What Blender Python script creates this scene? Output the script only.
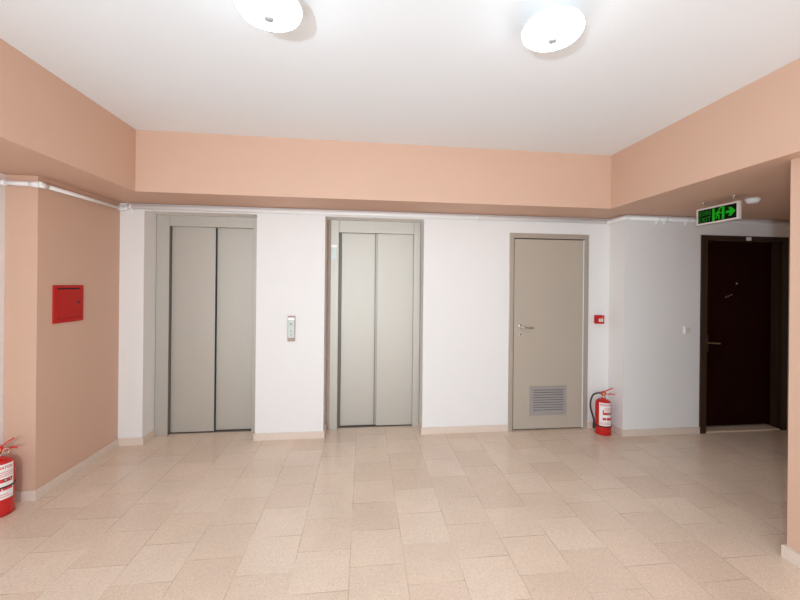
import bpy, bmesh, math, random
from mathutils import Vector, Matrix

random.seed(4)
for o in list(bpy.data.objects):
    bpy.data.objects.remove(o)
C = bpy.context.scene.collection
SC = bpy.context.scene

# ------------------------------------------------------------------ camera
F_PX, CX, CY, YAW, ROLL, EYE = 377.6472, 409.0052, 284.347, 0.1188, 0.0101, 1.545
cd = bpy.data.cameras.new('camera')
cam = bpy.data.objects.new('camera', cd)
C.objects.link(cam)
cd.sensor_fit = 'HORIZONTAL'
cd.sensor_width = 36.0
cd.lens = F_PX / 800 * 36.0
cd.shift_x = (400 - CX) / 800
cd.shift_y = (CY - 300) / 800
cd.clip_start = 0.05
rgt = Vector((math.cos(YAW), -math.sin(YAW), 0))
fwd = Vector((math.sin(YAW), math.cos(YAW), 0))
up = Vector((0, 0, 1))
ex = rgt * math.cos(ROLL) + up * math.sin(ROLL)
ey = up * math.cos(ROLL) - rgt * math.sin(ROLL)
M = Matrix.Identity(4)
for i in range(3):
    M[i][0], M[i][1], M[i][2], M[i][3] = ex[i], ey[i], -fwd[i], (0, 0, EYE)[i]
cam.matrix_world = M
SC.camera = cam

# ------------------------------------------------------------------ world, lights, exposure
w = bpy.data.worlds.new('world')
SC.world = w
w.use_nodes = True
w.node_tree.nodes['Background'].inputs[0].default_value = (0.9, 0.95, 1.0, 1)
w.node_tree.nodes['Background'].inputs[1].default_value = 0.3


def area(name, loc, rot, sx, sy, power, col=(1, 1, 1), shape='RECTANGLE'):
    d = bpy.data.lights.new(name, 'AREA')
    d.shape = shape
    d.size, d.size_y, d.energy, d.color = sx, sy, power, col
    o = bpy.data.objects.new(name, d)
    C.objects.link(o)
    o.location, o.rotation_euler = loc, rot
    return o


# added broad fill light behind the camera, with no opening modelled for it
area('rear_fill', (0.4, -2.3, 1.1), (math.radians(90), 0, 0), 3.6, 2.0, 60, (0.765, 0.91, 1.0))
# the photographer's flash, on a stand to the left behind the camera
area('camera_flash', (-0.8, -0.9, 1.45), (math.radians(98), 0, math.radians(-32)), 0.16, 0.16, 82, (0.745, 0.89, 1.0), 'DISK')
# added upward fill light to even out the ceiling, without a known source
area('ceiling_fill', (0.3, -1.3, 1.5), (math.radians(180), 0, 0), 1.2, 1.2, 14, (0.78, 0.895, 1.0), 'DISK')
LAMP_STRENGTH = 24.0

SC.view_settings.view_transform = 'Standard'
SC.view_settings.look = 'None'
SC.view_settings.gamma = 1
SC.view_settings.exposure = 0.10
SC.view_settings.use_curve_mapping = False
SC.cycles.use_denoising = True
SC.cycles.max_bounces = 14
SC.cycles.diffuse_bounces = 10
SC.cycles.glossy_bounces = 5
SC.cycles.sample_clamp_indirect = 10.0


# ------------------------------------------------------------------ materials
def lin(r, g, b):
    def f(c):
        c /= 255
        return c / 12.92 if c <= 0.04045 else ((c + 0.055) / 1.055) ** 2.4
    return (f(r), f(g), f(b), 1)


def mat(name, col, rough=0.5, metal=0.0, spec=0.5, var=0.0, scale=8.0, bump=0.0, bscale=200.0, stretch=None, emit=0.0):
    m = bpy.data.materials.new(name)
    m.use_nodes = True
    nt = m.node_tree
    b = nt.nodes['Principled BSDF']
    b.inputs['Base Color'].default_value = col
    b.inputs['Roughness'].default_value = rough
    b.inputs['Metallic'].default_value = metal
    b.inputs['Specular IOR Level'].default_value = spec
    if emit:
        b.inputs['Emission Color'].default_value = col
        b.inputs['Emission Strength'].default_value = emit
    if var or bump:
        tc = nt.nodes.new('ShaderNodeTexCoord')
        mp = nt.nodes.new('ShaderNodeMapping')
        nt.links.new(tc.outputs['Object'], mp.inputs[0])
        if stretch:
            mp.inputs['Scale'].default_value = stretch
    if var:
        n = nt.nodes.new('ShaderNodeTexNoise')
        n.inputs['Scale'].default_value = scale
        n.inputs['Detail'].default_value = 5
        nt.links.new(mp.outputs[0], n.inputs['Vector'])
        mx = nt.nodes.new('ShaderNodeMix')
        mx.data_type = 'RGBA'
        mx.inputs[6].default_value = tuple(c * (1 - var) for c in col[:3]) + (1,)
        mx.inputs[7].default_value = tuple(min(1, c * (1 + var)) for c in col[:3]) + (1,)
        nt.links.new(n.outputs[0], mx.inputs[0])
        nt.links.new(mx.outputs[2], b.inputs['Base Color'])
    if bump:
        n2 = nt.nodes.new('ShaderNodeTexNoise')
        n2.inputs['Scale'].default_value = bscale
        n2.inputs['Detail'].default_value = 3
        nt.links.new(mp.outputs[0], n2.inputs['Vector'])
        bp = nt.nodes.new('ShaderNodeBump')
        bp.inputs['Strength'].default_value = bump
        bp.inputs['Distance'].default_value = 0.002
        nt.links.new(n2.outputs[0], bp.inputs['Height'])
        nt.links.new(bp.outputs[0], b.inputs['Normal'])
    return m


WHITE = mat('white_paint', (0.775, 0.755, 0.738, 1), 0.55, var=0.015, scale=3, bump=0.12, bscale=90)
CEIL = mat('ceiling_paint', (0.80, 0.835, 0.865, 1), 0.75, var=0.01, scale=2)
PEACH = mat('peach_paint', (0.62, 0.405, 0.30, 1), 0.6, spec=0.35, var=0.02, scale=3, bump=0.12, bscale=90)
SKIRT = mat('skirting_stone', lin(216, 199, 185), 0.45, var=0.10, scale=60)
STEEL = mat('brushed_steel', (0.515, 0.48, 0.425, 1), 0.55, metal=0.6, var=0.04, scale=30, stretch=(6, 6, 0.15))
STEEL_DARK = mat('shaded_steel', (0.15, 0.125, 0.105, 1), 0.5, metal=0.3)  # darker copy of the steel, with the shade of slots and seams painted in
GAP = mat('dark_gap', (0.03, 0.028, 0.025, 1), 0.8)
GAP_SHADE = mat('gap_shade_brown', (0.42, 0.33, 0.27, 1), 0.9, var=0.1, scale=20)  # brown tone imitating shade in the niche gap
TAUPE = mat('taupe_paint', (0.445, 0.38, 0.31, 1), 0.42, spec=0.5, var=0.02, scale=3)
TAUPE_FRAME = mat('taupe_frame_paint', (0.42, 0.365, 0.30, 1), 0.32, spec=0.6, metal=0.15)
ALU = mat('vent_aluminium', (0.36, 0.33, 0.315, 1), 0.45, metal=0.2)
CHROME = mat('chrome', (0.75, 0.74, 0.72, 1), 0.18, metal=1.0)
BRASS = mat('aged_brass', (0.35, 0.28, 0.17, 1), 0.4, metal=0.9)
WENGE = mat('dark_wenge', (0.015, 0.002, 0.0008, 1), 0.45, spec=0.05, var=0.35, scale=6, stretch=(9, 9, 0.4))
WENGE_FRAME = mat('wenge_frame', (0.042, 0.021, 0.012, 1), 0.42, spec=0.3, var=0.35, scale=6, stretch=(9, 9, 0.4))
RED = mat('red_enamel', (0.56, 0.012, 0.012, 1), 0.25, spec=0.6)
REDBOX = mat('red_box_paint', (0.46, 0.012, 0.008, 1), 0.45, spec=0.22, var=0.03, scale=20)
REDPRINT = mat('red_print', (0.62, 0.03, 0.03, 1), 0.6)
PINKPRINT = mat('pink_print', (0.72, 0.30, 0.28, 1), 0.6)
LABEL = mat('label_paper', (0.80, 0.78, 0.76, 1), 0.5)
BLACK = mat('black_rubber', (0.012, 0.012, 0.012, 1), 0.5)
PVC = mat('white_plastic', (0.86, 0.86, 0.855, 1), 0.35)
BEIGEPL = mat('cream_plastic', (0.72, 0.64, 0.58, 1), 0.4)
GLASSY = mat('pale_green_panel', (0.58, 0.65, 0.61, 1), 0.2)
GREYBTN = mat('grey_button', (0.34, 0.36, 0.36, 1), 0.4)
TAN = mat('tan_cap', (0.40, 0.29, 0.23, 1), 0.5)
SIGNBLACK = mat('sign_black', (0.003, 0.004, 0.003, 1), 0.5, spec=0.1)
SIGNGREEN = mat('sign_green', (0.003, 0.34, 0.005, 1), 0.5, spec=0.2, emit=0.25)
SIGNFRAME = mat('sign_frame', (0.72, 0.66, 0.62, 1), 0.4)
GOLD = mat('gauge_yellow', (0.65, 0.45, 0.08, 1), 0.4)
THRESH = mat('threshold_marble', lin(215, 192, 168), 0.35, var=0.1, scale=40)
DOME = bpy.data.materials.new('lit_opal_glass')
DOME.use_nodes = True
_b = DOME.node_tree.nodes['Principled BSDF']
_b.inputs['Base Color'].default_value = (0.9, 0.9, 0.9, 1)
_b.inputs['Roughness'].default_value = 0.25
_b.inputs['Emission Color'].default_value = (0.86, 0.94, 1.0, 1)
_b.inputs['Emission Strength'].default_value = LAMP_STRENGTH

TX, TY, TS = 0.5404, 1.9243, 0.3008


def floor_material():
    m = bpy.data.materials.new('terrazzo_tiles')
    m.use_nodes = True
    nt = m.node_tree
    N, L = nt.nodes, nt.links
    b = N['Principled BSDF']

    def math_(op, a, c=None):
        n = N.new('ShaderNodeMath')
        n.operation = op
        for i, v in enumerate((a, c)):
            if v is None:
                continue
            if isinstance(v, (int, float)):
                n.inputs[i].default_value = v
            else:
                L.new(v, n.inputs[i])
        return n.outputs[0]

    geo = N.new('ShaderNodeNewGeometry')
    sep = N.new('ShaderNodeSeparateXYZ')
    L.new(geo.outputs['Position'], sep.inputs[0])
    u = math_('DIVIDE', math_('SUBTRACT', sep.outputs[0], TX), TS)
    col = math_('FLOOR', u)
    fu = math_('SUBTRACT', u, col)
    par = math_('FLOORED_MODULO', col, 2)
    v0 = math_('DIVIDE', math_('SUBTRACT', sep.outputs[1], TY), TS)
    # even columns are shifted by half a tile
    v = math_('ADD', v0, math_('MULTIPLY', math_('SUBTRACT', 1.0, par), 0.49))
    row = math_('FLOOR', v)
    fv = math_('SUBTRACT', v, row)
    cmb = N.new('ShaderNodeCombineXYZ')
    L.new(col, cmb.inputs[0])
    L.new(row, cmb.inputs[1])
    wn = N.new('ShaderNodeTexWhiteNoise')
    wn.noise_dimensions = '3D'
    L.new(cmb.outputs[0], wn.inputs['Vector'])
    du = math_('MINIMUM', fu, math_('SUBTRACT', 1.0, fu))
    dv = math_('MINIMUM', fv, math_('SUBTRACT', 1.0, fv))
    d = math_('MINIMUM', du, dv)
    mr = N.new('ShaderNodeMapRange')
    mr.inputs['From Min'].default_value = 0.003
    mr.inputs['From Max'].default_value = 0.010
    mr.inputs['To Min'].default_value = 0.0
    mr.inputs['To Max'].default_value = 1.0
    L.new(d, mr.inputs['Value'])
    # tile tint
    ramp = N.new('ShaderNodeValToRGB')
    cr = ramp.color_ramp
    cr.elements[0].color = FLOOR_A
    cr.elements[1].color = FLOOR_C
    e = cr.elements.new(0.5)
    e.color = FLOOR_B
    L.new(wn.outputs['Value'], ramp.inputs[0])
    # terrazzo chips
    vor = N.new('ShaderNodeTexVoronoi')
    vor.inputs['Scale'].default_value = 260
    L.new(geo.outputs['Position'], vor.inputs['Vector'])
    chips = N.new('ShaderNodeValToRGB')
    chips.color_ramp.elements[0].color = (0.82, 0.78, 0.74, 1)
    chips.color_ramp.elements[0].position = 0.0
    chips.color_ramp.elements[1].color = (1.08, 1.09, 1.10, 1)
    chips.color_ramp.elements[1].position = 1.0
    sepc = N.new('ShaderNodeSeparateColor')
    L.new(vor.outputs['Color'], sepc.inputs[0])
    L.new(sepc.outputs[0], chips.inputs[0])
    mul = N.new('ShaderNodeMix')
    mul.data_type = 'RGBA'
    mul.blend_type = 'MULTIPLY'
    mul.inputs[0].default_value = 0.8
    L.new(ramp.outputs[0], mul.inputs[6])
    L.new(chips.outputs[0], mul.inputs[7])
    # worn blotches
    ns = N.new('ShaderNodeTexNoise')
    ns.inputs['Scale'].default_value = 2.2
    ns.inputs['Detail'].default_value = 6
    L.new(geo.outputs['Position'], ns.inputs['Vector'])
    blot = N.new('ShaderNodeMapRange')
    blot.inputs['From Min'].default_value = 0.3
    blot.inputs['From Max'].default_value = 0.7
    blot.inputs['To Min'].default_value = 0.95
    blot.inputs['To Max'].default_value = 1.05
    L.new(ns.outputs[0], blot.inputs['Value'])
    sc = N.new('ShaderNodeVectorMath')
    sc.operation = 'SCALE'
    L.new(mul.outputs[2], sc.inputs[0])
    L.new(blot.outputs[0], sc.inputs['Scale'])
    jm = N.new('ShaderNodeMix')
    jm.data_type = 'RGBA'
    jm.inputs[6].default_value = FLOOR_J
    nj = N.new('ShaderNodeTexNoise')
    nj.inputs['Scale'].default_value = 3.5
    L.new(geo.outputs['Position'], nj.inputs['Vector'])
    wear = N.new('ShaderNodeMapRange')
    wear.inputs['From Min'].default_value = 0.38
    wear.inputs['From Max'].default_value = 0.62
    wear.inputs['To Min'].default_value = 0.95
    wear.inputs['To Max'].default_value = 0.15
    L.new(nj.outputs[0], wear.inputs['Value'])
    L.new(math_('MAXIMUM', mr.outputs[0], wear.outputs[0]), jm.inputs[0])
    L.new(sc.outputs[0], jm.inputs[7])
    L.new(jm.outputs[2], b.inputs['Base Color'])
    rr = N.new('ShaderNodeMapRange')
    rr.inputs['To Min'].default_value = 0.17
    rr.inputs['To Max'].default_value = 0.28
    L.new(ns.outputs[0], rr.inputs['Value'])
    L.new(rr.outputs[0], b.inputs['Roughness'])
    b.inputs['Specular IOR Level'].default_value = 0.5
    return m


FLOOR_A, FLOOR_B, FLOOR_C = (0.69, 0.545, 0.435, 1), (0.73, 0.59, 0.475, 1), (0.755, 0.62, 0.51, 1)
FLOOR_J = (0.40, 0.31, 0.235, 1)


# ------------------------------------------------------------------ mesh helpers
def box(bm, x0, x1, y0, y1, z0, z1, bev=0.0, seg=2, mi=0):
    vs = [bm.verts.new((x, y, z)) for x in (x0, x1) for y in (y0, y1) for z in (z0, z1)]
    fs = []
    for idx in ((0, 1, 3, 2), (4, 6, 7, 5), (0, 4, 5, 1), (2, 3, 7, 6), (0, 2, 6, 4), (1, 5, 7, 3)):
        fs.append(bm.faces.new([vs[i] for i in idx]))
    for f in fs:
        f.material_index = mi
    if bev:
        es = list({e for f in fs for e in f.edges})
        bmesh.ops.bevel(bm, geom=es, offset=bev, segments=seg, profile=0.5, affect='EDGES')


def lathe(bm, prof, c=(0, 0, 0), axis='Z', n=40, mi=0, cap=True):
    rings = []
    for r, h in prof:
        ring = []
        for i in range(n):
            a = 2 * math.pi * i / n
            p = {'Z': (r * math.cos(a), r * math.sin(a), h),
                 'Y': (r * math.cos(a), h, -r * math.sin(a)),
                 'X': (h, r * math.cos(a), r * math.sin(a))}[axis]
            ring.append(bm.verts.new((p[0] + c[0], p[1] + c[1], p[2] + c[2])))
        rings.append(ring)
    for k in range(len(rings) - 1):
        for i in range(n):
            f = bm.faces.new((rings[k][i], rings[k][(i + 1) % n], rings[k + 1][(i + 1) % n], rings[k + 1][i]))
            f.material_index = mi
            f.smooth = True
    if cap:
        for ring in (rings[0][::-1], rings[-1]):
            f = bm.faces.new(ring)
            f.material_index = mi


def tube(bm, pts, r, n=12, closed=False, taper=None):
    pts = [Vector(p) for p in pts]
    rings = []
    prev = None
    for i, p in enumerate(pts):
        t = (pts[min(i + 1, len(pts) - 1)] - pts[max(i - 1, 0)]).normalized()
        if prev is None:
            a = Vector((0, 0, 1)) if abs(t.z) < 0.9 else Vector((1, 0, 0))
            nrm = t.cross(a).normalized()
        else:
            nrm = (prev - t * prev.dot(t)).normalized()
        prev = nrm
        bn = t.cross(nrm)
        rad = r if taper is None else taper[i]
        rings.append([bm.verts.new(p + (nrm * math.cos(2 * math.pi * k / n) + bn * math.sin(2 * math.pi * k / n)) * rad) for k in range(n)])
    for k in range(len(rings) - 1):
        for i in range(n):
            f = bm.faces.new((rings[k][i], rings[k][(i + 1) % n], rings[k + 1][(i + 1) % n], rings[k + 1][i]))
            f.smooth = True
    bm.faces.new(rings[0][::-1])
    bm.faces.new(rings[-1])


def smooth_path(pts, n=8):
    P = [Vector(p) for p in pts]
    out = []
    for i in range(len(P) - 1):
        p0, p1, p2, p3 = P[max(i - 1, 0)], P[i], P[i + 1], P[min(i + 2, len(P) - 1)]
        for k in range(n):
            t = k / n
            out.append(0.5 * ((2 * p1) + (p2 - p0) * t + (2 * p0 - 5 * p1 + 4 * p2 - p3) * t * t + (3 * p1 - p0 - 3 * p2 + p3) * t ** 3))
    out.append(P[-1])
    return out


def obj(name, bm, mats, parent=None):
    bmesh.ops.recalc_face_normals(bm, faces=bm.faces[:])
    me = bpy.data.meshes.new(name)
    bm.to_mesh(me)
    bm.free()
    for m in (mats if isinstance(mats, (list, tuple)) else [mats]):
        me.materials.append(m)
    o = bpy.data.objects.new(name, me)
    C.objects.link(o)
    if parent:
        o.parent = parent
    return o


def boxobj(name, m, parent, dims, bev=0.0, off=(0, 0, 0)):
    bm = bmesh.new()
    for d in (dims if isinstance(dims[0], (list, tuple)) else [dims]):
        x0, x1, y0, y1, z0, z1 = d
        box(bm, x0 - off[0], x1 - off[0], y0 - off[1], y1 - off[1], z0 - off[2], z1 - off[2], bev)
    return obj(name, bm, m, parent)


def thing(name, label, cat, loc=(0, 0, 0), rz=0, group=None, kind=None):
    o = bpy.data.objects.new(name, None)
    C.objects.link(o)
    o.location = loc
    o.rotation_euler = (0, 0, rz)
    o.empty_display_size = 0.1
    return tag(o, label, cat, group, kind)


def tag(o, label, cat, group=None, kind=None):
    o['label'] = label
    o['category'] = cat
    if group:
        o['group'] = group
    if kind:
        o['kind'] = kind
    return o


def struct(name, m, dims, label, cat, bev=0.0):
    o = boxobj(name, m, None, dims, bev)
    return tag(o, label, cat, kind='structure')


def text_bm(txt, width, height, bold=0.0):
    """letters as flat geometry in the XY plane, fitted to width x height, origin bottom left"""
    cu = bpy.data.curves.new('txt', 'FONT')
    cu.body = txt
    cu.offset = bold
    cu.resolution_u = 3
    to = bpy.data.objects.new('txt', cu)
    C.objects.link(to)
    bpy.context.view_layer.update()
    dg = bpy.context.evaluated_depsgraph_get()
    me = bpy.data.meshes.new_from_object(to.evaluated_get(dg))
    bm = bmesh.new()
    bm.from_mesh(me)
    C.objects.unlink(to)
    bpy.data.objects.remove(to)
    bpy.data.curves.remove(cu)
    bpy.data.meshes.remove(me)
    xs = [v.co.x for v in bm.verts]
    ys = [v.co.y for v in bm.verts]
    x0, y0, sx, sy = min(xs), min(ys), width / (max(xs) - min(xs)), height / (max(ys) - min(ys))
    for v in bm.verts:
        v.co = Vector(((v.co.x - x0) * sx, (v.co.y - y0) * sy, 0))
    return bm


# ------------------------------------------------------------------ the room
D, B, CZ, SZ = 3.8495, 3.3314, 2.7862, 2.2822
LB, RB, LW, PF, JX, E = -1.8637, 2.3172, -2.284, 2.9501, 2.6654, 3.6035
RW = 2.432                      # face of the right-hand pier
RWF = 1.898                     # its far end
REAR = -2.45
WL = -2.49                      # white wall, left
N1A, N1B, N2A, N2B = -2.0705, -1.046, -0.3898, 0.610   # the two lift niches
NT = 2.2165
BK = 4.30                       # back of the thick wall
S1A, S1B, S1T = 1.528, 2.4215, 2.102                    # service door opening
W4A, W4B, W4T = 3.535, 4.588, 2.098                     # dark door opening

fl = struct('floor', floor_material(), (-3.0, 5.5, REAR, 4.5, -0.12, 0.0), 'beige terrazzo tile floor laid in staggered rows', 'floor')
struct('ceiling', CEIL, (-3.0, 5.5, REAR, 4.5, CZ, CZ + 0.12), 'flat white ceiling holding two round lamps', 'ceiling')
struct('trim_1', PEACH, (-3.0, LB, REAR, 4.5, SZ, CZ + 0.02), 'peach painted ceiling beam running above the red wall box', 'beam')
struct('trim_2', PEACH, (LB, RB, B, 4.5, SZ, CZ + 0.02), 'peach painted ceiling beam crossing above both lifts', 'beam')
struct('trim_3', PEACH, (RB, 5.5, REAR, 4.5, SZ, CZ + 0.02), 'peach painted lowered ceiling above the exit sign', 'beam')

struct('wall_left', PEACH, (-3.0, LW, PF, BK, 0, SZ), 'peach wall and pilaster carrying the red box', 'wall')
struct('wall_left_front', WHITE, (-3.0, WL, REAR, PF, 0, SZ), 'white wall at the left edge of the photo, behind the extinguisher', 'wall')
struct('wall_back', WHITE, [
    (LW, N1A, D, BK, 0, NT), (N1B, N2A, D, BK, 0, NT), (N2B, S1A, D, BK, 0, NT),
    (S1B, JX + 0.02, D, BK, 0, NT), (S1A, S1B, D, BK, S1T, NT), (LW, JX + 0.02, D, BK, NT, SZ)],
    'white wall with two lift niches and a service door', 'wall')
struct('wall_shaft', GAP, (LW, JX, BK, BK + 0.1, 0, SZ), 'dark lift shaft wall behind the lift doors', 'wall')
struct('wall_corridor', WHITE, [
    (JX, W4A, E, BK, 0, SZ), (W4B, 5.5, E, BK, 0, SZ), (W4A, W4B, E, BK, W4T, SZ), (W4A, W4B, 3.85, BK, 0, W4T)],
    'white corridor wall around the dark brown door', 'wall')
struct('wall_right', PEACH, (RW, RW + 0.25, REAR, RWF, 0, SZ), 'peach wall end at the right edge of the photo', 'wall')
struct('wall_corridor_end', WHITE, (5.2, 5.5, RWF, E, 0, SZ), 'white end wall of the side corridor', 'wall')
struct('wall_corridor_near', WHITE, (RW + 0.25, 5.5, RWF - 0.2, RWF, 0, SZ), 'white near wall of the side corridor', 'wall')
struct('wall_rear', WHITE, (-3.0, 5.5, REAR - 0.15, REAR, 0, CZ), 'white wall behind the camera', 'wall')

SH, ST = 0.07, 0.013
struct('baseboard_left', SKIRT, [
    (LW, LW + ST, PF - ST, D, 0, SH), (WL, LW, PF - ST, PF, 0, SH), (WL, WL + ST, REAR, PF - ST, 0, SH)],
    'speckled stone skirting along the peach wall', 'skirting', 0.002)
struct('baseboard_back', SKIRT, [
    (LW + ST, N1A + ST, D - ST, D, 0, SH), (N1A, N1A + ST, D, 4.05, 0, SH),
    (N1B - ST, N2A + ST, D - ST, D, 0, SH), (N1B - ST, N1B, D, 4.05, 0, SH), (N2A, N2A + ST, D, 4.05, 0, SH),
    (N2B - ST, S1A, D - ST, D, 0, SH), (N2B - ST, N2B, D, 4.05, 0, SH),
    (S1B, JX - ST, D - ST, D, 0, SH)],
    'stone skirting along the white lift wall', 'skirting', 0.002)
struct('baseboard_corridor', SKIRT, [
    (JX - ST, JX, E - ST, D, 0, SH), (JX, W4A, E - ST, E, 0, SH), (W4B, 5.2, E - ST, E, 0, SH)],
    'stone skirting from the white corner to the dark door', 'skirting', 0.002)
struct('baseboard_right', SKIRT, [(RW - 0.032, RW, REAR, RWF + 0.006, 0, SH)],
       'stone skirting at the foot of the peach wall end', 'skirting', 0.002)


# ------------------------------------------------------------------ lift doors (1, 2)
def lift(name, label, xa, xb, ja, jb, hz, seam, left_front, fill, ret):
    """xa..xb frame outside, ja..jb clear opening, hz underside of header"""
    F, P1, P2 = 4.052, 4.10, 4.128
    t = thing(name, label, 'lift door', ((ja + jb) / 2, F, 0), kind='structure')
    o = t.location
    boxobj('door_jamb', STEEL, t, (xa, ja, F, 4.16, 0, NT), 0.003, o)
    boxobj('door_jamb', STEEL, t, (jb, xb, F, 4.16, 0, NT), 0.003, o)
    boxobj('door_header', STEEL, t, (ja + 0.0005, jb - 0.0005, F + 0.003, 4.16, hz, NT), 0.003, o)
    boxobj('jamb_return', STEEL_DARK, t, (ja, ja + ret, (F + 0.006 if ret < 0.01 else P1 - 0.012), P1 + 0.05, 0, hz), 0, o)  # dark colour carries the shade of the slot beside the jamb
    yl, yr = (P1, P2) if left_front else (P2, P1)
    boxobj('door_panel', STEEL, t, (ja + ret + 0.001, seam + (0.0 if left_front else 0.02), yl, yl + 0.022, 0.012, hz + 0.03), 0.003, o)
    boxobj('door_panel', STEEL, t, (seam - (0.02 if left_front else 0.0), jb + 0.01, yr, yr + 0.022, 0.012, hz + 0.03), 0.003, o)
    boxobj('seam_shade', GAP if left_front else STEEL_DARK, t, (seam + 0.001, seam + (0.010 if left_front else 0.002), P1 + 0.002, P1 + 0.024, 0.012, hz), 0, o) if left_front else boxobj('seam_shade', STEEL_DARK, t, (seam - 0.0245, seam - 0.0205, P1 + 0.002, P1 + 0.024, 0.012, hz), 0, o)  # added dark strip painting the shaded gap between the panels
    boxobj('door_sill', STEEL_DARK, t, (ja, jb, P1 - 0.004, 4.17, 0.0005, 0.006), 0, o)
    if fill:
        boxobj('shaded_gap_filler', GAP_SHADE, t, (fill[0], xa, F + 0.02, 4.16, 0, NT), 0, o)  # brownish filler; the shade of this gap is put into its colour
    return t


l1 = lift('door_1', 'brushed steel lift door in the niche beside the peach wall', -2.0665, -1.050, -1.9465, -1.1385, 2.108, -1.521, True, None, 0.004)
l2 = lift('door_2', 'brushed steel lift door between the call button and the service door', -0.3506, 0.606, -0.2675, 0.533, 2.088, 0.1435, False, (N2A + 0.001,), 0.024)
# floor indicator on the left jamb of the second lift
o2 = l2.location
ip = boxobj('floor_indicator', GLASSY, l2, (-0.345, -0.290, 4.046, 4.0525, 1.80, 1.925), 0.002, o2)
bm = bmesh.new()
box(bm, -0.346 - o2.x, -0.288 - o2.x, 4.0445 - o2.y, 4.052 - o2.y, 1.925, 1.955, 0.002)
obj('indicator_cap', bm, PVC, ip)

# ------------------------------------------------------------------ service door (3)
t = thing('door_3', 'taupe metal service door with a louvred vent near its foot', 'door', (1.975, D, 0), kind='structure')
o = t.location
bm = bmesh.new()
box(bm, S1A - o.x, 1.575 - o.x, -0.012, 0.09, 0, S1T, 0.003)
box(bm, 2.378 - o.x, S1B - o.x, -0.012, 0.09, 0, S1T, 0.003)
box(bm, 1.5755 - o.x, 2.3775 - o.x, -0.012, 0.09, 2.050, S1T, 0.003)
fr = obj('door_frame', bm, TAUPE_FRAME, t)
boxobj('door_edge_strip', PVC, t, (2.366, 2.373, D - 0.004, D + 0.03, 0.012, 2.045), 0.001, o)
boxobj('frame_rebate', GAP, t, (1.5755, 2.3775, D + 0.04, D + 0.06, 0.001, 2.05), 0, o)
leaf = boxobj('door_leaf', TAUPE, t, (1.586, 2.3635, D + 0.002, D + 0.038, 0.014, 2.041), 0.003, o)
# vent
bm = bmesh.new()
vx0, vx1, vz0, vz1 = 1.770 - o.x, 2.180 - o.x, 0.158, 0.466
for a in ((vx0, vx0 + 0.034, vz0, vz1), (vx1 - 0.034, vx1, vz0, vz1), (vx0 + 0.034, vx1 - 0.034, vz0, vz0 + 0.034), (vx0 + 0.034, vx1 - 0.034, vz1 - 0.034, vz1)):
    box(bm, a[0], a[1], -0.010, 0.002, a[2], a[3], 0.0015)
vent = obj('vent_grille', bm, ALU, t)
bm = bmesh.new()
n = 9
h = (vz1 - vz0 - 0.068) / n
for k in range(n):
    z = vz0 + 0.034 + k * h
    v = [bm.verts.new(p) for p in ((vx0 + 0.034, -0.009, z), (vx1 - 0.034, -0.009, z), (vx1 - 0.034, 0.001, z + h * 0.74), (vx0 + 0.034, 0.001, z + h * 0.74),
                                   (vx0 + 0.034, -0.007, z), (vx1 - 0.034, -0.007, z), (vx1 - 0.034, 0.0015, z + h * 0.68), (vx0 + 0.034, 0.0015, z + h * 0.68))]
    for q in ((0, 1, 2, 3), (7, 6, 5, 4), (0, 4, 5, 1), (3, 2, 6, 7), (0, 3, 7, 4), (1, 5, 6, 2)):
        bm.faces.new([v[i] for i in q])
sl = obj('louvre_slats', bm, ALU, vent)
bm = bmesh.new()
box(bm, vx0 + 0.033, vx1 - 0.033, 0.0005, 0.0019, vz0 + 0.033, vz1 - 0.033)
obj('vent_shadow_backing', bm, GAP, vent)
# handle
bm = bmesh.new()
lathe(bm, [(0.024, 0.002), (0.024, -0.006), (0.021, -0.009), (0.010, -0.010), (0.010, -0.045)], (1.655 - o.x, 0, 1.108), 'Y', 24)
tube(bm, smooth_path([(1.655 - o.x, -0.046, 1.108), (1.675 - o.x, -0.050, 1.104), (1.72 - o.x, -0.050, 1.096), (1.785 - o.x, -0.046, 1.098)], 5), 0.009, 10)
obj('door_handle', bm, CHROME, t)
bm = bmesh.new()
lathe(bm, [(0.023, 0.002), (0.023, -0.005), (0.020, -0.008)], (1.660 - o.x, 0, 1.026), 'Y', 24)
esc = obj('keyhole_plate', bm, mat('satin_metal', (0.62, 0.58, 0.53, 1), 0.35, metal=0.4), t)
bm = bmesh.new()
lathe(bm, [(0.008, -0.004), (0.008, -0.0095)], (1.660 - o.x, 0, 1.028), 'Y', 16)
box(bm, 1.657 - o.x, 1.663 - o.x, -0.0095, -0.004, 1.012, 1.028)
obj('keyhole', bm, GAP, esc)
bm = bmesh.new()
for hz in (0.28, 1.05, 1.80):
    lathe(bm, [(0.006, hz - 0.045), (0.006, hz + 0.045)], (2.3765 - o.x, -0.010, 0), 'Z', 10)
obj('door_hinges', bm, TAUPE_FRAME, t)

# ------------------------------------------------------------------ dark wooden door (4)
t = thing('door_4', 'dark brown wooden door set deep in the corridor wall', 'door', ((W4A + W4B) / 2, E, 0), kind='structure')
o = t.location
bm = bmesh.new()
box(bm, W4A - o.x, 3.608 - o.x, -0.014, 0.15, 0, W4T, 0.003)
box(bm, 4.513 - o.x, W4B - o.x, -0.014, 0.15, 0, W4T, 0.003)
box(bm, 3.6085 - o.x, 4.5125 - o.x, -0.014, 0.15, 2.042, W4T, 0.003)
fr = obj('door_frame', bm, WENGE_FRAME, t)
bm = bmesh.new()
box(bm, 4.506 - o.x, 4.5125 - o.x, 0.035, 0.096, 0.02, 2.041, 0.003)
obj('door_stop', bm, WENGE_FRAME, fr)
boxobj('door_leaf', WENGE, t, (3.6095, 4.5115, E + 0.10, E + 0.145, 0.032, 2.041), 0.002, o)
boxobj('threshold', THRESH, t, (3.6085, 4.5125, E - 0.004, E + 0.16, 0.0, 0.014), 0.003, o)
bm = bmesh.new()
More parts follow.
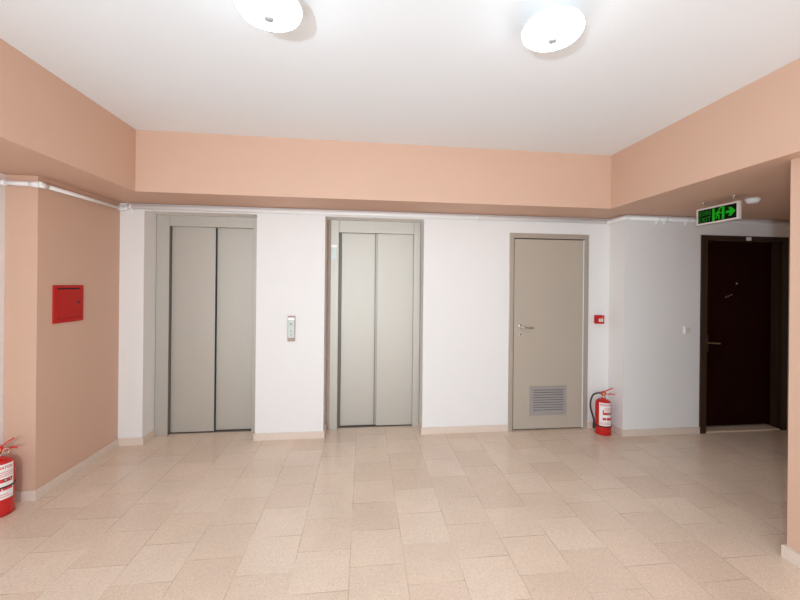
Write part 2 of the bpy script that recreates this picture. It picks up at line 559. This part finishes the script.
box(bm, 3.70 - o.x, 3.735 - o.x, 0.094, 0.101, 0.84, 1.03, 0.003)
obj('lock_plate', bm, WENGE_FRAME, t)
bm = bmesh.new()
lathe(bm, [(0.009, 0.096), (0.009, 0.060)], (3.717 - o.x, 0, 0.945), 'Y', 14)
tube(bm, smooth_path([(3.717 - o.x, 0.056, 0.945), (3.74 - o.x, 0.052, 0.944), (3.80 - o.x, 0.054, 0.940), (3.835 - o.x, 0.056, 0.938)], 5), 0.008, 10)
obj('door_handle', bm, BRASS, t)
bm = bmesh.new()
lathe(bm, [(0.012, 0.101), (0.012, 0.096), (0.006, 0.0955)], (4.075 - o.x, 0, 1.591), 'Y', 18)
obj('peephole', bm, CHROME, t)
bm = bmesh.new()
for k, (x, z) in enumerate(((3.945, 1.440), (3.975, 1.452), (4.010, 1.466))):
    box(bm, x - 0.010 - o.x, x + 0.010 - o.x, 0.097, 0.101, z - 0.006, z + 0.005, 0.001)
obj('sticker_scrape', bm, BRASS, t)  # brass marks standing for a sticker scrape on the leaf
bm = bmesh.new()
box(bm, 4.062 - o.x, 4.122 - o.x, -0.016, -0.0138, 2.050, 2.086, 0.0)
st = obj('paper_sticker', bm, LABEL, t)
bm = bmesh.new()
for z in (2.058, 2.068):
    box(bm, 4.070 - o.x, 4.114 - o.x, -0.0166, -0.0158, z, z + 0.003)
obj('sticker_lines', bm, GREYBTN, st)


# ------------------------------------------------------------------ ceiling lamps
def lamp(x, y, label):
    t = thing('ceiling_lamp', label, 'lamp', (x, y, CZ), group='round ceiling lamps')
    bm = bmesh.new()
    lathe(bm, [(0.034, 0.0), (0.034, -0.012), (0.030, -0.015), (0.016, -0.018), (0.016, -0.072)], n=32)
    obj('lamp_base', bm, PVC, t)
    bm = bmesh.new()
    prof = []
    for k in range(0, 13):
        a = k / 12 * math.pi / 2
        prof.append((0.132 * math.sin(a) if k else 0.003, -0.084 - 0.044 * math.cos(a) ** 0.7))
    prof[-1] = (0.132, -0.084)
    prof += [(0.1315, -0.081)]
    lathe(bm, prof, n=56, cap=False)
    obj('lamp_shade', bm, DOME, t)
    bm = bmesh.new()
    lathe(bm, [(0.1325, -0.087), (0.1345, -0.087), (0.1345, -0.075), (0.125, -0.071), (0.10, -0.069), (0.017, -0.068)], n=56, cap=False)
    obj('lamp_pan', bm, PVC, t)
    bm = bmesh.new()
    lathe(bm, [(0.022, -0.124), (0.023, -0.131), (0.019, -0.137), (0.009, -0.141), (0.002, -0.1425)], n=24)
    obj('lamp_finial', bm, GREYBTN, t)
    return t


lamp(-0.407, 1.645, 'lit round opal ceiling lamp cut off by the top of the photo')
lamp(0.836, 1.622, 'lit round opal ceiling lamp seen whole, nearer the exit sign')


# ------------------------------------------------------------------ fire extinguishers
def extinguisher(loc, rz, label, R, strap_z, lab0, lab1, neck, hose_on, reach):
    t = thing('fire_extinguisher', label, 'fire extinguisher', loc, rz, 'red fire extinguishers')
    bm = bmesh.new()
    prof = [(R * 0.80, 0.0), (R * 0.93, 0.004), (R, 0.016), (R, neck - 0.075)]
    for k in range(1, 9):
        a = k / 8 * math.pi / 2
        prof.append((0.024 + (R - 0.024) * math.cos(a) ** 0.75, neck - 0.075 + 0.060 * math.sin(a)))
    prof += [(0.022, neck - 0.012), (0.022, neck)]
    lathe(bm, prof, n=48)
    body = obj('cylinder', bm, RED, t)
    bm = bmesh.new()
    lathe(bm, [(R * 0.93, 0.0008), (R + 0.0025, 0.004), (R + 0.0025, 0.012), (R, 0.016)], n=48)
    obj('foot_ring', bm, REDBOX, t)
    # wrap-round paper label; front of the label faces local -Y
    rl = R + 0.0009

    def wrap(bm2, a0, z0, r):
        for v in bm2.verts:
            a = a0 + v.co.x / R
            zz = z0 + v.co.y
            v.co = Vector((r * math.sin(a), -r * math.cos(a), zz))

    def patch(bm2, a0, a1, z0, z1, r, seg=14):
        r0 = R - 0.001
        top, bot = [], []
        cols = []
        for k in range(seg + 1):
            a = a0 + (a1 - a0) * k / seg
            s, c_ = math.sin(a), -math.cos(a)
            cols.append([bm2.verts.new((rr * s, rr * c_, z)) for rr, z in ((r0, z0), (r, z0), (r, z1), (r0, z1))])
        for k in range(seg):
            for j in range(4):
                bm2.faces.new((cols[k][j], cols[k + 1][j], cols[k + 1][(j + 1) % 4], cols[k][(j + 1) % 4]))
        bm2.faces.new(cols[0][::-1])
        bm2.faces.new(cols[-1])

    A0, A1 = -0.72, 1.02
    H = lab1 - lab0
    bm = bmesh.new()
    patch(bm, A0 + 0.02, A1, lab0, lab1, rl, 22)
    lab = obj('paper_label', bm, LABEL, body)
    bm = text_bm('STINGATOR', (A1 - A0 - 0.25) * R, H * 0.085, 0.03)
    wrap(bm, A0 + 0.12, lab1 - H * 0.135, rl + 0.0009)
    obj('label_lettering', bm, REDPRINT, lab)
    bm = bmesh.new()
    for k in range(3):
        patch(bm, A0 + 0.62, A1 - 0.08, lab1 - H * (0.24 + 0.055 * k), lab1 - H * (0.215 + 0.055 * k), rl + 0.0007, 10)
    obj('small_print', bm, PINKPRINT, lab)
    bm = bmesh.new()
    for k in range(2):
        patch(bm, A0 + 0.1, A1 - 0.12 - 0.3 * k, lab0 + H * (0.06 + 0.06 * k), lab0 + H * (0.085 + 0.06 * k), rl + 0.0007, 10)
    obj('footer_print', bm, PINKPRINT, lab)
    bm = bmesh.new()
    patch(bm, A0 + 0.46, A0 + 0.60, lab1 - H * 0.52, lab1 - H * 0.30, rl + 0.0007, 4)
    patch(bm, A0 + 0.60, A1 - 0.10, lab1 - H * 0.52, lab1 - H * 0.41, rl + 0.0007, 10)
    patch(bm, A0 + 0.46, A0 + 0.90, lab1 - H * 0.75, lab1 - H * 0.64, rl + 0.0007, 6)
    patch(bm, A0 + 0.96, A1 - 0.10, lab1 - H * 0.75, lab1 - H * 0.64, rl + 0.0007, 6)
    obj('red_blocks', bm, REDPRINT, lab)
    bm = bmesh.new()
    for a in (A1 - 0.62, A1 - 0.28):
        patch(bm, a - 0.10, a + 0.10, lab1 - H * 0.50, lab1 - H * 0.42, rl + 0.0012, 5)
    ic = obj('hazard_icons', bm, BLACK, lab)
    bm = bmesh.new()
    for a in (A1 - 0.62, A1 - 0.28):
        patch(bm, a - 0.05, a + 0.07, lab1 - H * 0.475, lab1 - H * 0.445, rl + 0.0016, 4)
    obj('icon_marks', bm, LABEL, ic)
    # strap
    bm = bmesh.new()
    lathe(bm, [(R, strap_z - 0.006), (R + 0.003, strap_z - 0.005), (R + 0.003, strap_z + 0.005), (R, strap_z + 0.006)], n=48)
    obj('rubber_strap', bm, BLACK, t)
    # valve
    bm = bmesh.new()
    lathe(bm, [(0.017, neck - 0.002), (0.019, neck + 0.004), (0.019, neck + 0.016), (0.014, neck + 0.018), (0.014, neck + 0.034)], n=24)
    obj('valve_collar', bm, CHROME, t)
    bm = bmesh.new()
    box(bm, -0.024, 0.022, -0.015, 0.015, neck + 0.026, neck + 0.062, 0.006, 3)
    val = obj('valve_body', bm, RED, t)
    bm = bmesh.new()
    lathe(bm, [(0.010, -0.014), (0.010, -0.020), (0.008, -0.022)], (0.0, 0, neck + 0.044), 'Y', 20)
    obj('pressure_gauge', bm, GOLD, val)

    def blade(pts, wd, th):
        bm2 = bmesh.new()
        secs = []
        for i, (x, z) in enumerate(pts):
            secs.append([bm2.verts.new((x, sy * wd / 2, z + sz * th / 2)) for sy, sz in ((-1, -1), (1, -1), (1, 1), (-1, 1))])
        for i in range(len(secs) - 1):
            for j in range(4):
                bm2.faces.new((secs[i][j], secs[i][(j + 1) % 4], secs[i + 1][(j + 1) % 4], secs[i + 1][j]))
        bm2.faces.new(secs[0][::-1])
        bm2.faces.new(secs[-1])
        return bm2

    obj('carry_handle', blade([(0.010, neck + 0.036), (0.045 * reach, neck + 0.042), (0.085 * reach, neck + 0.043), (0.118 * reach, neck + 0.036)], 0.024, 0.008), RED, t)
    obj('squeeze_lever', blade([(-0.012, neck + 0.060), (0.025 * reach, neck + 0.070), (0.065 * reach, neck + 0.092), (0.098 * reach, neck + 0.104)], 0.022, 0.007), RED, t)
    bm = bmesh.new()
    ring = [(0.034 + 0.016 * math.cos(a), -0.018, neck + 0.034 + 0.016 * math.sin(a)) for a in [i / 20 * 2 * math.pi for i in range(21)]]
    tube(bm, ring, 0.0018, 6)
    obj('pull_pin', bm, CHROME, t)
    # hose on the side away from the levers
    bm = bmesh.new()
    pts = smooth_path([(-0.020, 0.0, neck + 0.044), (-0.055, -0.004, neck + 0.044), (-0.100, -0.006, neck + 0.020), (-0.124, -0.008, neck - 0.050),
                       (-0.122, -0.010, neck - 0.120), (-0.104, -0.012, neck - 0.190), (-R - 0.014, -0.012, strap_z + 0.045), (-R - 0.013, -0.012, strap_z + 0.010)], 6)
    if not hose_on:
        pts = smooth_path([(-0.020, 0.0, neck + 0.044), (-0.05, -0.01, neck + 0.046), (-0.078, -0.03, neck + 0.020), (-R - 0.012, -0.040, neck - 0.080),
                           (-R * 0.72 - 0.012, -R * 0.72 - 0.010, neck - 0.18), (-R * 0.72 - 0.010, -R * 0.72 - 0.010, strap_z + 0.01)], 6)
    tube(bm, pts, 0.0085, 12)
    ho = obj('hose', bm, BLACK, t)
    bm = bmesh.new()
    e = pts[-1]
    d = (pts[-1] - pts[-3]).normalized()
    tube(bm, [e - d * 0.004, e + d * 0.02, e + d * 0.05], 0.01, 12, taper=[0.0105, 0.0105, 0.013])
    obj('nozzle', bm, BLACK, ho)
    return t


extinguisher((2.512, 3.700, 0), -0.40, 'red fire extinguisher standing beside the taupe service door', 0.0775, 0.092, 0.102, 0.338, 0.375, True, 0.92)
extinguisher((-2.388, 2.800, 0), 0.72, 'red fire extinguisher cut off by the photo edge, before the peach pilaster', 0.078, 0.192, 0.115, 0.342, 0.378, False, 0.74)

# ------------------------------------------------------------------ red cabinet in the left wall
t = thing('alarm_cabinet', 'red square metal box with a lock, set in the peach wall', 'box', (LW, 3.230, 1.226), math.pi / 2, None)
# local x runs along +Y of the room, local -y points out of the wall (+X)
bm = bmesh.new()
W, Hh = 0.296, 0.286
for a in ((-W / 2, -W / 2 + 0.030, 0, Hh), (W / 2 - 0.030, W / 2, 0, Hh), (-W / 2 + 0.030, W / 2 - 0.030, 0, 0.030), (-W / 2 + 0.030, W / 2 - 0.030, Hh - 0.022, Hh)):
    box(bm, a[0], a[1], -0.012, 0.02, a[2], a[3], 0.002)
obj('box_frame', bm, REDBOX, t)
bm = bmesh.new()
box(bm, -W / 2 + 0.029, W / 2 - 0.029, -0.002, 0.015, 0.029, Hh - 0.021)
obj('box_backing', bm, GAP, t)
bm = bmesh.new()
box(bm, -W / 2 + 0.032, W / 2 - 0.032, -0.0105, 0.004, 0.032, Hh - 0.032, 0.002)
dr = obj('box_door', bm, REDBOX, t)
bm = bmesh.new()
lathe(bm, [(0.010, -0.010), (0.010, -0.016), (0.007, -0.017)], (W / 2 - 0.052, 0, 0.150), 'Y', 20)
obj('lock', bm, GAP, dr)

# ------------------------------------------------------------------ call point, lift button, switch
t = thing('call_point', 'small red manual alarm call point above the right-hand extinguisher', 'alarm', (2.5385, D, 1.14))
bm = bmesh.new()
box(bm, -0.044, 0.044, -0.052, 0.0, 0.0, 0.091, 0.004, 3)
hb = obj('alarm_housing', bm, REDBOX, t)
bm = bmesh.new()
box(bm, -0.034, 0.035, -0.0545, -0.050, 0.012, 0.080, 0.002)
hp = obj('alarm_front', bm, RED, t)
bm = bmesh.new()
box(bm, -0.022, 0.028, -0.0558, -0.0535, 0.024, 0.055, 0.001)
wl = obj('alarm_window', bm, LABEL, t)
bm = bmesh.new()
box(bm, -0.016, 0.022, -0.0566, -0.0552, 0.039, 0.046)
obj('alarm_lettering', bm, GAP, wl)
bm = bmesh.new()
lathe(bm, [(0.005, -0.054), (0.005, -0.0562)], (0.012, 0, 0.068), 'Y', 16)
obj('alarm_lamp', bm, PINKPRINT, t)

t = thing('call_button', 'narrow pale lift call panel on the white pier between the lifts', 'lift button', (-0.7065, D, 0.972))
bm = bmesh.new()
box(bm, -0.036, 0.036, -0.016, 0.0, 0.0, 0.25, 0.003)
pn = obj('panel_body', bm, TAN, t)
bm = bmesh.new()
box(bm, -0.033, 0.030, -0.019, -0.014, 0.033, 0.205, 0.002)
obj('button_face', bm, GLASSY, t)
bm = bmesh.new()
box(bm, -0.033, 0.030, -0.019, -0.014, 0.207, 0.234, 0.002)
obj('display_cap', bm, PVC, t)
for z in (0.170, 0.099, 0.065):
    bm = bmesh.new()
    lathe(bm, [(0.012 if z > 0.15 else 0.009, -0.018), (0.011 if z > 0.15 else 0.008, -0.0215)], (-0.003, 0, z), 'Y', 20)
    obj('push_button', bm, GREYBTN, t)

t = thing('light_switch', 'small cream light switch on the white wall beside the dark door', 'switch', (3.385, E, 1.0515))
bm = bmesh.new()
box(bm, -0.043, 0.043, -0.010, 0.0, 0.0, 0.084, 0.004, 3)
obj('switch_plate', bm, PVC, t)
bm = bmesh.new()
box(bm, -0.031, 0.031, -0.0155, -0.008, 0.012, 0.072, 0.004, 3)
obj('switch_rocker', bm, BEIGEPL, t)

# ------------------------------------------------------------------ exit sign
SGX, SY0, SY1, SZ0, SZ1 = 2.91, 2.632, 3.012, 2.087, 2.228
t = thing('exit_sign', 'green lit exit sign with running figure hanging over the corridor', 'sign', (SGX, (SY0 + SY1) / 2, SZ0), -math.pi / 2)
# local +x runs towards the camera (room -Y), local -y points to room -X
W, Hh, TH = SY1 - SY0, SZ1 - SZ0, 0.024
FW = 0.013
bm = bmesh.new()
for a in ((-W / 2, -W / 2 + FW, 0, Hh), (W / 2 - FW - 0.006, W / 2, 0, Hh), (-W / 2 + FW, W / 2 - FW - 0.006, 0, FW), (-W / 2 + FW, W / 2 - FW - 0.006, Hh - FW, Hh)):
    box(bm, a[0], a[1], 0.0, TH, a[2], a[3], 0.002)
obj('sign_frame', bm, SIGNFRAME, t)
bm = bmesh.new()
px0, px1, pz0, pz1 = -W / 2 + FW - 0.001, W / 2 - FW - 0.005, FW - 0.001, Hh - FW + 0.001
box(bm, px0, px1, 0.004, TH - 0.004, pz0, pz1)
pan = obj('sign_panel', bm, SIGNBLACK, t)
PW, PH = px1 - px0, pz1 - pz0


def flat(bm2, pts, y=0.0030, th=0.0012):
    """polygon in panel units (0..1, 0..1) raised on the panel face"""
    fr_ = [bm2.verts.new((px0 + u * PW, y, pz0 + v * PH)) for u, v in pts]
    bk_ = [bm2.verts.new((px0 + u * PW, y + th, pz0 + v * PH)) for u, v in pts]
    bm2.faces.new(fr_)
    bm2.faces.new(bk_[::-1])
    for i in range(len(pts)):
        j = (i + 1) % len(pts)
        bm2.faces.new((fr_[i], bk_[i], bk_[j], fr_[j]))


def stroke(bm2, a, b_, wd):
    asp = PW / PH
    d = Vector(((b_[0] - a[0]) * asp, b_[1] - a[1]))
    n_ = Vector((-d.y, d.x)).normalized() * wd / 2
    flat(bm2, [(a[0] + n_.x / asp, a[1] + n_.y), (a[0] - n_.x / asp, a[1] - n_.y), (b_[0] - n_.x / asp, b_[1] - n_.y), (b_[0] + n_.x / asp, b_[1] + n_.y)])


for txt, v0, name in (('IESIRE', 0.56, 'lettering'), ('EXIT', 0.11, 'lettering')):
    bm = text_bm(txt, 0.335 * PW, 0.31 * PH, -0.022)
    for v in bm.verts:
        v.co = Vector((px0 + 0.025 * PW + v.co.x, 0.0036, pz0 + v0 * PH + v.co.y))
    obj(name, bm, SIGNGREEN, pan)
bm = bmesh.new()
flat(bm, [(0.395, 0.04), (0.452, 0.04), (0.452, 0.94), (0.395, 0.94)])
flat(bm, [(0.640, 0.06), (0.700, 0.06), (0.700, 0.94), (0.640, 0.94)])
flat(bm, [(0.580, 0.87), (0.640, 0.87), (0.640, 0.94), (0.580, 0.94)])
obj('door_pictogram', bm, SIGNGREEN, pan)
bm = bmesh.new()
asp = PW / PH
flat(bm, [(0.575 + 0.075 / asp * math.cos(i / 12 * 2 * math.pi), 0.79 + 0.075 * math.sin(i / 12 * 2 * math.pi)) for i in range(12)])
stroke(bm, (0.560, 0.70), (0.525, 0.42), 0.17)          # trunk
stroke(bm, (0.556, 0.66), (0.490, 0.60), 0.07)          # rear arm
stroke(bm, (0.492, 0.61), (0.470, 0.45), 0.06)
stroke(bm, (0.560, 0.64), (0.600, 0.50), 0.07)          # front arm
stroke(bm, (0.598, 0.51), (0.632, 0.57), 0.06)
stroke(bm, (0.525, 0.45), (0.575, 0.33), 0.10)          # front leg
stroke(bm, (0.572, 0.35), (0.560, 0.10), 0.08)
stroke(bm, (0.522, 0.45), (0.500, 0.26), 0.10)          # rear leg
stroke(bm, (0.502, 0.27), (0.455, 0.20), 0.08)
obj('running_figure', bm, SIGNGREEN, pan)
bm = bmesh.new()
flat(bm, [(0.735, 0.42), (0.84, 0.42), (0.795, 0.20), (0.865, 0.20), (0.965, 0.50), (0.865, 0.80), (0.795, 0.80), (0.84, 0.58), (0.735, 0.58)])
obj('arrow', bm, SIGNGREEN, pan)
for x in (-0.133, 0.143):
    bm = bmesh.new()
    lathe(bm, [(0.013, SZ - SZ0), (0.013, SZ - SZ0 - 0.006), (0.005, SZ - SZ0 - 0.009), (0.004, SZ - SZ0 - 0.016)], (x, TH / 2, 0), 'Z', 16)
    ring = [(x + 0.011 * math.cos(a), TH / 2, SZ - SZ0 - 0.026 + 0.011 * math.sin(a)) for a in [i / 16 * 2 * math.pi for i in range(17)]]
    tube(bm, ring, 0.0022, 6)
    lathe(bm, [(0.004, Hh - 0.002), (0.004, SZ - SZ0 - 0.036)], (x, TH / 2, 0), 'Z', 10)
    obj('ceiling_hook', bm, CHROME, t)

# smoke detector
t = thing('smoke_detector', 'white round smoke detector on the lowered ceiling behind the exit sign', 'smoke detector', (3.185, 2.765, SZ))
bm = bmesh.new()
lathe(bm, [(0.050, 0.0), (0.050, -0.014), (0.046, -0.018)], n=36)
obj('detector_base', bm, PVC, t)
bm = bmesh.new()
lathe(bm, [(0.044, -0.016), (0.044, -0.026), (0.034, -0.036), (0.020, -0.040), (0.001, -0.041)], n=36)
obj('detector_cap', bm, PVC, t)


# ------------------------------------------------------------------ pipes along the wall tops
def clip(parent, pos, axis, r):
    """saddle clip round the pipe with its stem into the wall; axis = pipe direction, wall on the other horizontal side"""
    bm2 = bmesh.new()
    x, y, z = pos
    if axis == 'X':
        lathe(bm2, [(r + 0.004, x - 0.008), (r + 0.004, x + 0.008)], (0, y, z), 'X', 20)
        box(bm2, x - 0.008, x + 0.008, y, y + 0.0295, z - 0.006, z + 0.006)
        box(bm2, x - 0.006, x + 0.006, y + 0.012, y + 0.0295, z - r - 0.034, z - r + 0.004, 0.002)
    else:
        lathe(bm2, [(r + 0.004, y - 0.008), (r + 0.004, y + 0.008)], (x, 0, z), 'Y', 20)
        box(bm2, x - 0.034, x, y - 0.008, y + 0.008, z - 0.006, z + 0.006)
    return obj('pipe_clip', bm2, PVC, parent)


rp = 0.016
LX, PY = LW + 0.036, PF - 0.036
t = tag(thing('wall_pipe', 'x', 'pipe', (0, 0, 0)), 'white round pipe around the peach pilaster towards the lift corner', 'pipe')
bm = bmesh.new()
zl = 2.214
tube(bm, [(WL + 0.002, PY, zl + 0.004), (LX, PY, zl)], 0.0165, 14)
tube(bm, [(LX, PY, zl), (LX, D - 0.030, zl + 0.012)], 0.015, 14)
obj('pipe_run', bm, PVC, t)
bm = bmesh.new()
tube(bm, [(LX - 0.055, PY, zl), (LX + 0.006, PY, zl)], 0.021, 16)
tube(bm, [(LX, PY - 0.006, zl), (LX, PY + 0.055, zl)], 0.021, 16)
obj('pipe_elbow', bm, PVC, t)
bm = bmesh.new()
tube(bm, [(WL + 0.0, PY, zl + 0.004), (WL + 0.035, PY, zl + 0.004)], 0.021, 16)
obj('pipe_socket', bm, PVC, t)
bm = bmesh.new()
tube(bm, [(LX, D - 0.075, zl + 0.012), (LX, D - 0.010, zl + 0.012)], 0.020, 16)
obj('pipe_socket', bm, PVC, t)

t = tag(thing('cable_conduit', 'x', 'pipe', (0, 0, 0)), 'long white conduit along the top of the lift wall into the corridor', 'pipe')
zc, rc = 2.246, 0.022
YB, YE, XJ = D - 0.030, E - 0.030, JX - 0.030
bm = bmesh.new()
tube(bm, [(LX + 0.045, YB, zc), (XJ - 0.03, YB, zc)], rc, 14)
tube(bm, smooth_path([(XJ - 0.031, YB, zc), (XJ - 0.010, YB - 0.005, zc), (XJ, YB - 0.03, zc), (XJ, YE + 0.03, zc), (XJ + 0.010, YE + 0.004, zc), (XJ + 0.035, YE, zc)], 5), rc * 0.95, 14)
tube(bm, [(XJ + 0.034, YE, zc), (5.19, YE, zc - 0.005)], rc * 0.92, 14)
obj('conduit_run', bm, PVC, t)
bm = bmesh.new()
tube(bm, smooth_path([(LX + 0.002, YB, zl + 0.012), (LX + 0.030, YB, zl + 0.016), (LX + 0.048, YB, zc)], 4), 0.014, 12)
obj('conduit_bend', bm, PVC, t)
for x in (-2.172, -0.680, 1.162):
    clip(t, (x, YB, zc), 'X', rc)
for x in (3.013, 3.10, 3.344):
    clip(t, (x, YE, zc), 'X', rc * 0.92)
